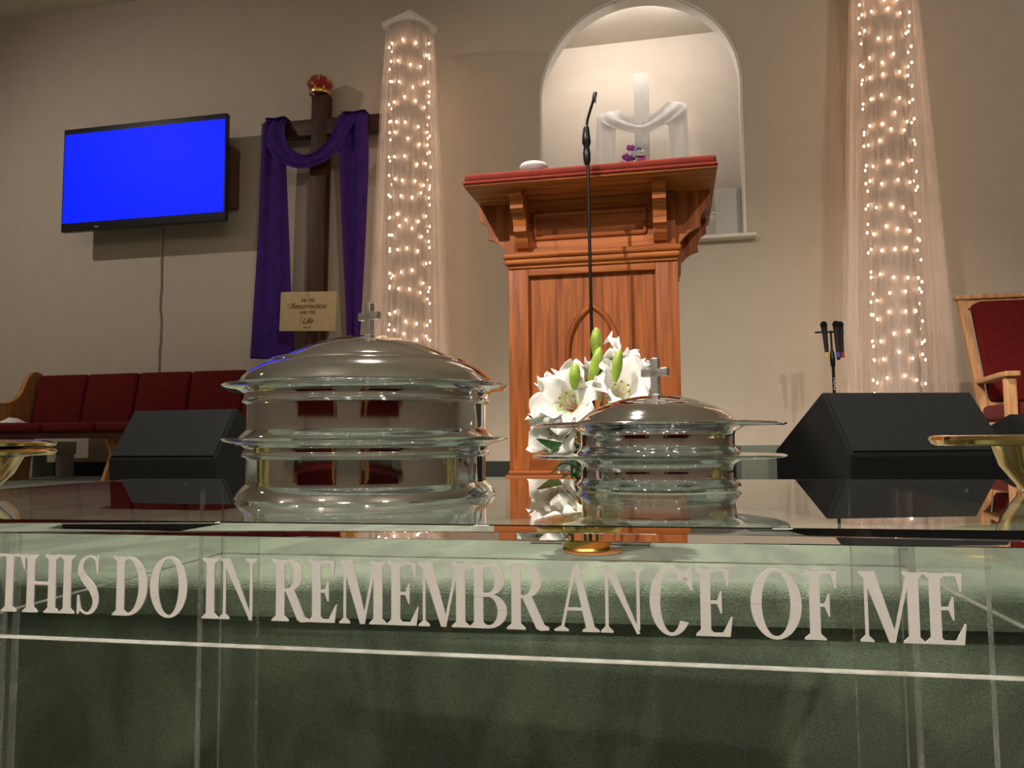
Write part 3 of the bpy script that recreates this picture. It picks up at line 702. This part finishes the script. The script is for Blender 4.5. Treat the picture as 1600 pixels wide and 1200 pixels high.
pew('red cushioned oak pew along the back wall below the television', (-5.295, 5.02, 0), 0, 2.96)
for k, (x, y) in enumerate(((-3.6, -2.2), (.9, -2.2), (-3.6, -3.4), (.9, -3.4))):
    p = pew('red cushioned oak pew in the seating behind the viewer, '+['front row left', 'front row right', 'second row left', 'second row right'][k], (x+2.8, y, ZL), PI, 2.8, full=False)
# white cloth and step stool by the pew
b = MB()
b.grid(lambda u, v: (-5.255+.17*u, 5.08+.16*v, .458+.045*math.sin(PI*u)*math.sin(PI*v)*(1+.5*noise.noise(Vector((u*3, v*3, 3))))), 20, 14)
tag(b.build('crumpled_cloth', mat('white_cloth', (.80, .78, .76), .8, var=.05), None, None, .002), 'crumpled white cloth lying on the left end of the red pew seat', 'cloth')
st = thing('step_stool', 'small grey stool under the left end of the red pew', 'stool', (-5.36, 5.76, 0))
b = MB(); b.box(-.20, .16, -.08, .12, .20, .31, .008); b.build('seat', GREYP, st)
for x in (-.17, .11):
    b = MB(); b.box(x, x+.045, -.06, .10, 0, .1995, .004); b.build('leg', GREYP, st)

# ------------------------------------------------------------------ cloth strips
def strip(b, rows, y0, amp=.012, folds=2.5, ph=0, n=26, m=60, depth=None):
    """rows: (xl, zl, xr, zr, extra_y)"""
    rr = smoothrows(rows, 8)
    def fn(u, v):
        xl, zl, xr, zr, ey = interp(rr, v)
        f = math.sin(folds*2*PI*u+ph+v*1.3)+.5*math.sin(folds*4.7*u+ph*2-v*2)
        uu = u+.02*math.sin(folds*6*u+v*3)*math.sin(PI*u)
        return (lerp(xl, xr, uu), y0+ey-abs(amp)*f, lerp(zl, zr, uu))
    b.grid(fn, n, m)
# big wooden cross with purple drape and crown
cr = thing('wooden_cross', 'tall dark wooden cross leaning at the wall behind the red pew', 'cross', (-2.925, 5.86, 0))
lean = Matrix.Rotation(R(.9), 4, 'Y')
b = MB(); b.box(-.074, .074, -.045, .045, 0, 3.215, .004, lean); b.build('upright', DARKW, cr)
b = MB(); b.box(-.575, .575, -.0449, .0449, 2.866, 3.006, .004, Matrix.Translation((.045, 0, 0)) @ Matrix.Rotation(R(.8), 4, 'Y')); b.build('crossbar', wood('dark_stained_crossbar', (.030, .012, .007), (.070, .028, .016), 0, .45), cr)
b = MB(); y0 = 5.775
strip(b, [(-3.36, 3.03, -3.17, 3.035, .05), (-3.37, 2.95, -3.165, 2.93, -.005), (-3.385, 2.6, -3.16, 2.6, 0), (-3.40, 2.0, -3.13, 2.0, 0), (-3.43, 1.4, -3.10, 1.4, 0), (-3.45, .985, -3.07, .97, 0)], y0, .024, 1.6)
strip(b, [(-2.66, 3.02, -2.45, 3.02, .05), (-2.68, 2.93, -2.425, 2.93, -.005), (-2.66, 2.6, -2.42, 2.6, 0), (-2.63, 2.0, -2.44, 2.0, 0), (-2.60, 1.4, -2.47, 1.4, 0), (-2.58, .93, -2.50, .93, 0)], y0, .022, 1.5, 1)
# swag: rows run along the swag, left edge = upper edge, right edge = lower edge
strip(b, [(-3.17, 3.035, -3.36, 3.03, .06), (-3.15, 2.92, -3.36, 2.88, -.02), (-3.12, 2.78, -3.27, 2.70, -.03), (-3.03, 2.69, -3.12, 2.59, -.035), (-2.93, 2.665, -2.95, 2.555, -.035), (-2.82, 2.71, -2.78, 2.60, -.035), (-2.74, 2.80, -2.66, 2.69, -.03), (-2.68, 2.92, -2.56, 2.86, -.02), (-2.66, 3.03, -2.47, 3.03, .06)], y0-.015, .010, 1.5, 2)
b.grid(lambda u, v: (-3.36+.19*u, 5.775+.14*v, 3.035+.004*math.sin(9*u)), 6, 4); b.grid(lambda u, v: (-2.66+.21*u, 5.775+.14*v, 3.022+.004*math.sin(9*u)), 6, 4)
tag(b.build('purple_drape', PURPLE, None, None, .003), 'purple cloth draped over the arms of the tall dark wooden cross', 'drape')
crn = thing('crown', 'small gold and red velvet crown on top of the dark wooden cross', 'crown', (-2.885, 5.84, 3.218))
GOLD = mat('gold_trim', (.75, .52, .14), .3, .9)
b = MB(); b.lathe([(.085, 0), (.088, .0), (.092, .012), (.090, .028), (.084, .028), (.085, .0)], 32)
for k in range(8):
    a = k*PI/4; b.prism([(-.014, .026), (.014, .026), (.008, .045), (0, .058), (-.008, .045)], -.002, .002, 'xz', Matrix.Rotation(a, 4, 'Z') @ Matrix.Translation((0, -.092, 0)))
b.build('band', GOLD, crn)
b = MB(); b.sphere((0, 0, .082), .104, 24, 12, None, .70); b.build('velvet_cap', mat('red_velvet', (.30, .008, .02), .8, sheen=.4), crn)
b = MB()
for k in range(4):
    a = k*PI/4+.35; b.tube([(math.cos(a)*.108*math.cos(u), math.sin(a)*.108*math.cos(u), .082+.080*math.sin(u)) for u in [PI*i/14 for i in range(15)]], .0085, 6)
b.sphere((0, 0, .175), .016); b.sphere((-.02, -.1, .06), .016); b.build('arches', GOLD, crn)

# sign board
sg = thing('scripture_sign', 'tan sign board with brown lettering in front of the dark wooden cross', 'sign', (-2.838, 5.56, 1.165))
b = MB(); b.box(-.24, .24, 0, .012, 0, .315, .002, Matrix.Rotation(R(2.0), 4, 'Y')); b.build('board', SIGN, sg)
b = MB(); RS = Matrix.Rotation(R(2.0), 4, 'Y')
def word(b, s, cx, z, h, ws, gap=.16):
    tot = sum(ws.get(c, .6)+gap for c in s)*h; x = cx-tot/2; it = []
    for c in s:
        wv = ws.get(c, .6)
        if c != ' ': it.append((c, x, x+wv*h))
        x += (wv+gap)*h
    letters(b, it, z, h, -.003, -.0005)
ws = {'I': .3, 'A': .75, 'M': .95, 'T': .65, 'H': .8, 'E': .62, 'N': .8, 'D': .75, ' ': .3}
word(b, 'I', 0, .276, .024, ws); word(b, 'AM THE', 0, .234, .024, ws); word(b, 'AND THE', 0, .136, .024, ws)
for k, v in enumerate(b.v): b.v[k] = RS @ v
def fonttext(s, size, shear, x, z, m):
    cu = bpy.data.curves.new('t', 'FONT'); cu.body = s; cu.size = size; cu.shear = shear; cu.align_x = 'CENTER'; cu.extrude = .0008; cu.space_character = .95
    ob = bpy.data.objects.new('t', cu); me = ob.to_mesh()
    vs = [RS @ Vector((v.co.x+x, -.0018-v.co.z, v.co.y+z)) for v in me.vertices]; fs = [list(p.vertices) for p in me.polygons]
    m.add(vs, fs); ob.to_mesh_clear(); bpy.data.objects.remove(ob); bpy.data.curves.remove(cu)
fonttext('Resurrection', .062, .45, .0, .180, b); fonttext('Life', .066, .45, 0, .062, b); fonttext('JOHN 11:25', .013, 0, 0, .024, b)
# swashes of the script capitals
b.tube([RS @ Vector(p) for p in ((-.150, -.0015, .218), (-.172, -.0015, .205), (-.166, -.0015, .184), (-.140, -.0015, .182), (-.12, -.0015, .20))], .0012, 5)
b.tube([RS @ Vector(p) for p in ((-.03, -.0015, .112), (-.062, -.0015, .100), (-.05, -.0015, .066), (.0, -.0015, .058), (.045, -.0015, .07), (.06, -.0015, .09))], .0012, 5)
b.build('lettering', INK, sg)
b = MB(); b.tube([(-.10, .014, .02), (-.10, .10, -1.163)], .008, 6); b.tube([(.10, .014, .02), (.10, .10, -1.163)], .008, 6); b.tube([(0, .014, .2), (0, .22, -1.163)], .008, 6); b.build('easel_leg', DARKW, sg)

# ------------------------------------------------------------------ draped light columns
def column(label, slabel, dlabel, cx, cy, zt, seed, fl=.13):
    rr = random.Random(seed)
    c = thing('display_column', label, 'column', (cx, cy, 0), 0, 'round pedestal columns')
    r = .138
    prof = [(0, 0), (.21, 0), (.21, .05), (.18, .07), (.16, .10), (r, .13)]
    prof += [(r, zt-.14), (.150, zt-.12), (.156, zt-.10), (.148, zt-.09), (.152, zt-.05), (0, zt-.05)]
    b = MB(); n = 96
    b.lathe(prof, n)
    for k, v in enumerate(b.v):
        if .12 < v.z < zt-.13 and math.hypot(v.x, v.y) > .1:
            a = math.atan2(v.y, v.x); s = 1-.03*abs(math.cos(a*10)); b.v[k] = Vector((v.x*s, v.y*s, v.z))
    b.build('shaft', COLP, c)
    b = MB(); b.box(-.155, .155, -.155, .155, zt-.05, zt, .008, Matrix.Rotation(R(-24), 4, 'Z')); b.build('capital', WHITEP, c)
    # string of lights wound around the shaft
    s = thing('string_lights', slabel, 'string lights', (cx, cy, 0), 0, 'string lights on the columns')
    turns = (zt-.3)/.145; per = 11; N = int(turns*per); R_ = r+.014; pts = []; front, rest = [], []
    view = math.atan2(-cy, -cx)
    for i in range(N*2):
        a = i/(per*2)*2*PI+.9*math.sin(i*.013); z = zt-.17-.145*i/(per*2)+.022*math.sin(i*.31+seed)+.015*math.sin(i*.11)
        if z < .15: break
        p = (R_*math.cos(a), R_*math.sin(a), z); pts.append(p)
        if i % 2 == 0:
            q = (R_*1.04*math.cos(a+rr.uniform(-.10, .10)), R_*1.04*math.sin(a+rr.uniform(-.10, .10)), z+rr.uniform(-.04, .04))
            da = (a-view+PI) % (2*PI)-PI
            (front if abs(da) < 1.6 and z > .9 else rest).append(q)
    b = MB(); b.tube(pts, .0016, 4); b.build('wire', WIRE, s)
    rr.shuffle(front); rest += front[100:]; front = front[:100]
    b = MB(); b.sphere((0, 0, 0), .0066, 8, 6, None, 1.5); me = None
    for q in front:
        if me is None: o = b.build('bulb', BULB, s); me = o.data
        else:
            o = bpy.data.objects.new('bulb', me); C.objects.link(o); o.parent = s
        o.location = q
    b = MB()
    for q in rest: b.sphere(q, .0066, 6, 4, None, 1.5)
    o = b.build('bulbs', BULB, s); o['kind'] = 'stuff'
    # tulle: two loose layers gathered at the capital
    b = MB()
    for lay, (g0, g1) in enumerate(((.0, .0), (.018, .03))):
        def fn(u, v, lay=lay, g0=g0, g1=g1):
            a = 2*PI*u; z = lerp(zt-.045, .012, v)
            rad = lerp(.165+g0, .235+fl+g1, v**.8)
            f = math.sin(a*13+lay*2+1.2*math.sin(v*3+a))+.6*math.sin(a*29+v*2+lay)
            rad += f*lerp(.006, .024, v)
            return (rad*math.cos(a), rad*math.sin(a), z)
        b.grid(fn, 200, 16)
    d = b.build('tulle_drape', TULLE, None); d.location = (cx, cy, 0)
    d.data.shade_smooth() if hasattr(d.data, 'shade_smooth') else None
    tag(d, dlabel, 'drape', 'tulle drapes on the columns')
column('pale pedestal column under sheer tulle between the wooden cross and the lectern', 'warm white string lights wound around the left column, beside the purple drape', 'sheer white tulle hanging around the left lit column', -1.985, 5.56, 3.58, 3, .05)
column('pale pedestal column under sheer tulle between the lectern and the red armchair', 'warm white string lights wound around the right column, near the armchair', 'sheer white tulle hanging around the right lit column', 1.475, 5.56, 3.70, 11, .09)

# ------------------------------------------------------------------ niche contents
nc = thing('white_cross', 'white cross standing in the arched niche, seen above the lectern', 'cross', (-.225, 6.50, SILL-.002))
b = MB(); b.box(-.062, .062, -.02, .02, 0, 1.60, .004); b.build('upright', CROSSP, nc)
b = MB(); b.box(-.355, .355, -.0199, .0199, 1.14, 1.24, .004); b.build('crossbar', CROSSP, nc)
b = MB(); b.box(-.20, .20, -.15, .15, 0, .05, .004); b.build('base', WHITEP, nc)
b = MB(); y0 = 6.455; s0 = SILL
strip(b, [(-.60, 3.09, -.44, 3.11, .03), (-.61, 3.0, -.44, 3.0, 0), (-.63, 2.4, -.47, 2.4, 0), (-.64, 1.95, -.48, 1.95, 0)], y0, .007, 1.5)
strip(b, [(-.02, 3.12, .14, 3.12, .03), (-.01, 3.0, .155, 3.02, 0), (.01, 2.4, .17, 2.4, 0), (.02, 1.95, .18, 1.95, 0)], y0, .007, 1.5, 1)
strip(b, [(-.42, 3.12, -.60, 3.09, .03), (-.38, 3.05, -.52, 2.98, -.01), (-.28, 2.99, -.34, 2.90, -.015), (-.20, 2.99, -.19, 2.87, -.015), (-.10, 3.05, -.02, 2.94, -.012), (.0, 3.13, .14, 3.06, .0), (.03, 3.15, .14, 3.12, .03)], y0-.014, .006, 1.6, 2)
tag(b.build('netting_drape', TULLEW, None), 'sheer white netting draped over the arms of the white niche cross', 'drape')
vs_ = thing('flower_vase', 'purple and pink flowers in front of the white cross, just above the lectern', 'flowers', (-.285, 6.25, SILL))
b = MB(); b.lathe([(0, 0), (.06, 0), (.05, .02), (.035, .3), (.05, .55), (.06, .66), (.055, .66), (.03, .3), (0, .03)], 24); b.build('vase', WHITEP, vs_)
FM = [mat('violet_petal', (.40, .06, .42), .6), mat('blue_petal', (.10, .10, .40), .6), mat('white_flower', (.8, .78, .82), .6), mat('pink_petal', (.62, .12, .36), .6)]
for k in range(22):
    a = k*2.4; rr_ = .025+.065*math.sqrt(k/22); p = Vector((rr_*math.cos(a)*1.15, rr_*math.sin(a)*.8, .80+.055*math.sin(k*4.7)-rr_*.3))
    b = MB()
    for j in range(5):
        aa = j*2*PI/5+k; b.sphere(p+Vector((math.cos(aa)*.015, -.006-.012*(j % 2), math.sin(aa)*.015)), .0135, 8, 6, None, .9)
    b.build('blossom', FM[0] if p.x < -.01 and k % 4 else FM[(k*7) % 4], vs_)
b = MB()
for k in range(6): b.tube([(.01*math.cos(k), .01*math.sin(k), .6), (.05*math.cos(k), .04*math.sin(k), .77)], .003, 5)
b.build('stem', STEM, vs_)
b = MB(); b.box(0, .20, 0, .02, 0, .42, .006)
o = b.build('grey_board', mat('grey_white_panel', (.50, .50, .47), .5, var=.02, scale=3), None); o.location = (.345, 6.14, SILL+.001); tag(o, 'short grey white panel leaning in the right corner of the arched niche', 'panel')
b = MB(); b.box(0, .62, 0, .03, 0, .36, .004); b.box(-.01, .63, -.01, .04, .36, .375, .003)
o = b.build('low_board', WHITEP, None); o.location = (-.02, 6.62, SILL+.001); tag(o, 'low white board standing behind the grey panel in the niche', 'board')
cl = thing('niche_light', 'small bright lamp at the top of the arched niche', 'lamp', (.085, 6.25, 3.925))
b = MB(); b.lathe([(0, .035), (.03, .035), (.05, 0), (.045, -.01), (0, -.01)], 24); b.build('housing', WHITEP, cl)
b = MB(); b.sphere((0, 0, -.018), .03, 16, 10); b.build('bulb', emit('niche_bulb', (1, .85, .7), 25), cl)
b = MB(); b.tube([(0, 0, .03), (0, 0, NZ-3.925)], .01, 8); b.build('stem', WHITEP, cl)

# ------------------------------------------------------------------ microphone holder stand on the right
sx, sy = 1.003, 5.30
hs = thing('microphone_stand', 'black stand holding three wireless microphones behind the right floor monitor', 'microphone stand', (sx, sy, 0))
b = MB(); b.lathe([(0, 0), (.13, 0), (.13, .01), (.02, .03), (0, .03)], 32); b.build('base', BLACKM, hs)
b = MB(); b.tube([(.012, 0, .02), (.006, 0, .80)], .010, 10); b.tube([(.006, 0, .745), (.006, 0, .76), (.005, 0, .80), (.004, 0, .845), (.003, 0, .86)], [.010, .015, .017, .013, .007], 12); b.tube([(.004, 0, .82), (0, 0, .985)], .0065, 8); b.build('pole', BLACKM, hs)
b = MB(); b.box(-.095, .085, .016, .026, .975, .987, .002); b.box(-.006, .006, .0, .02, .975, .987); b.build('crossbar', BLACKM, hs)
b = MB()
for k in range(5): z = .60+k*.017; b.box(.004, .013, -.0115, -.0103, z, z+.003); b.box(.004+.006*(k % 2), .007+.006*(k % 2), -.0115, -.0103, z, z+.012)
b.build('lettering', WHITEP, hs)
def mic(label, x, y, tint, cap=False, lean=0):
    t = thing('wireless_microphone', label, 'microphone', (sx+x, sy+y, .80), 0, 'wireless microphones on the stand'); t.rotation_euler = (0, lean, 0)
    b = MB(); b.tube([(0, 0, .042), (0, 0, .17), (0, 0, .19), (0, 0, .205)], [.0125, .0165, .018, .020], 14); b.build('handle', BLACK, t)
    b = MB(); b.sphere((0, 0, .222), .0225, 16, 10, None, 1.1); b.build('grille_head', GRILLE, t)
    b = MB(); b.tube([(0, 0, .008), (0, 0, .042)], [.0125, .0127], 14); b.build('colour_ring', mat('ring', tint, .5, var=.02), t)
    if cap: b = MB(); b.tube([(0, 0, -.010), (0, 0, .008)], [.009, .012], 12); b.build('end_cap', BLACK, t)
mic('wireless microphone with a yellow ring, left on the stand', -.032, -.034, (.55, .38, .08), lean=R(-4))
mic('wireless microphone with a blue ring, middle on the stand', .034, -.036, (.02, .08, .35), True, R(-2))
mic('wireless microphone with a red ring, right on the stand', .066, -.002, (.40, .01, .015), False, R(-2))

# ------------------------------------------------------------------ armchair on the right
ch = thing('armchair', 'oak armchair with red upholstered seat and back at the right edge', 'chair', (1.632, 4.25, 0))
CW = .70
def bar(name, p, q, w, d, m=CHAIRW, bev=.006):
    p, q = Vector(p), Vector(q); z = (q-p); l = z.length; rot = Vector((0, 0, 1)).rotation_difference(z.normalized()).to_matrix().to_4x4()
    b = MB(); b.box(-w/2, w/2, -d/2, d/2, 0, l, bev, Matrix.Translation(p) @ rot); return b.build(name, m, ch)
for x, s_ in ((.0, 1), (CW, -1)):
    bar('leg', (x+s_*.0, 0, 0), (x, 0, .585), .048, .05)
    bar('leg', (x+s_*.060, .50, 0), (x+s_*.055, .50, .43), .045, .05)
    bar('back_post', (x+s_*.060, .505, .42), (x+s_*.005, .62, 1.09), .045, .04)
    b = MB(); b.prism([(x-.034, -.05), (x+.034, -.05), (x+.036, .04), (x+.034+s_*.055, .50), (x-.022+s_*.055, .55), (x-.034, .06)], .585, .612, 'xy'); o = b.build('armrest', CHAIRW, ch); md = o.modifiers.new('b', 'BEVEL'); md.width = .006; md.segments = 2
    bar('side_rail', (x+s_*.005, .02, .33), (x+s_*.055, .49, .33), .03, .07)
b = MB(); bm_ = Matrix.Translation((0, .62, 1.08)) ; b.box(-.03, CW+.03, -.035, .03, 0, .028, .008, bm_); b.build('crest_rail', CHAIRW, ch)
b = MB(); mm = Matrix.Translation((0, .505, .45)) @ Matrix.Rotation(R(-10), 4, 'X'); b.box(.03, CW-.03, -.012, .02, .585, .645, .004, mm); b.box(.08, CW-.08, -.012, .02, -.02, .05, .004, mm); b.build('back_frame', CHAIRW, ch)
b = MB(); b.prism([(.085, .03), (CW-.085, .03), (CW-.045, .60), (CW-.10, .622), (.10, .622), (.045, .60)], -.04, .01, 'xz', mm); o = b.build('back_cushion', RED, ch); md = o.modifiers.new('b', 'BEVEL'); md.width = .018; md.segments = 3
b = MB(); b.box(.03, CW-.03, -.03, .47, .365, .46, .03); b.build('seat_cushion', RED, ch)
b = MB(); b.box(.02, CW-.02, -.015, .01, .29, .362, .004); b.build('front_rail', CHAIRW, ch)

# ------------------------------------------------------------------ unseen globe lamps added behind the viewer to brighten ceiling and trays
for x, y in [(x, y) for x in (-5, -1.7, 1.7, 5) for y in (-1.6, -4.4, -7.2)]:
    t = thing('added_globe_lamp', 'unseen white globe lamp added behind the viewer to brighten the ceiling and trays', 'lamp', (x, y, 3.65), 0, 'added globe lamps')
    b = MB(); b.sphere((0, 0, 0), .11, 20, 12); b.build('added_globe', FILLGLOBE, t)
    b = MB(); b.tube([(0, 0, .10), (0, 0, ZC-3.652)], .008, 8); b.lathe([(0, .12), (.05, .12), (.05, .10), (0, .10)], 20); b.build('added_globe_rod', BRASS, t)
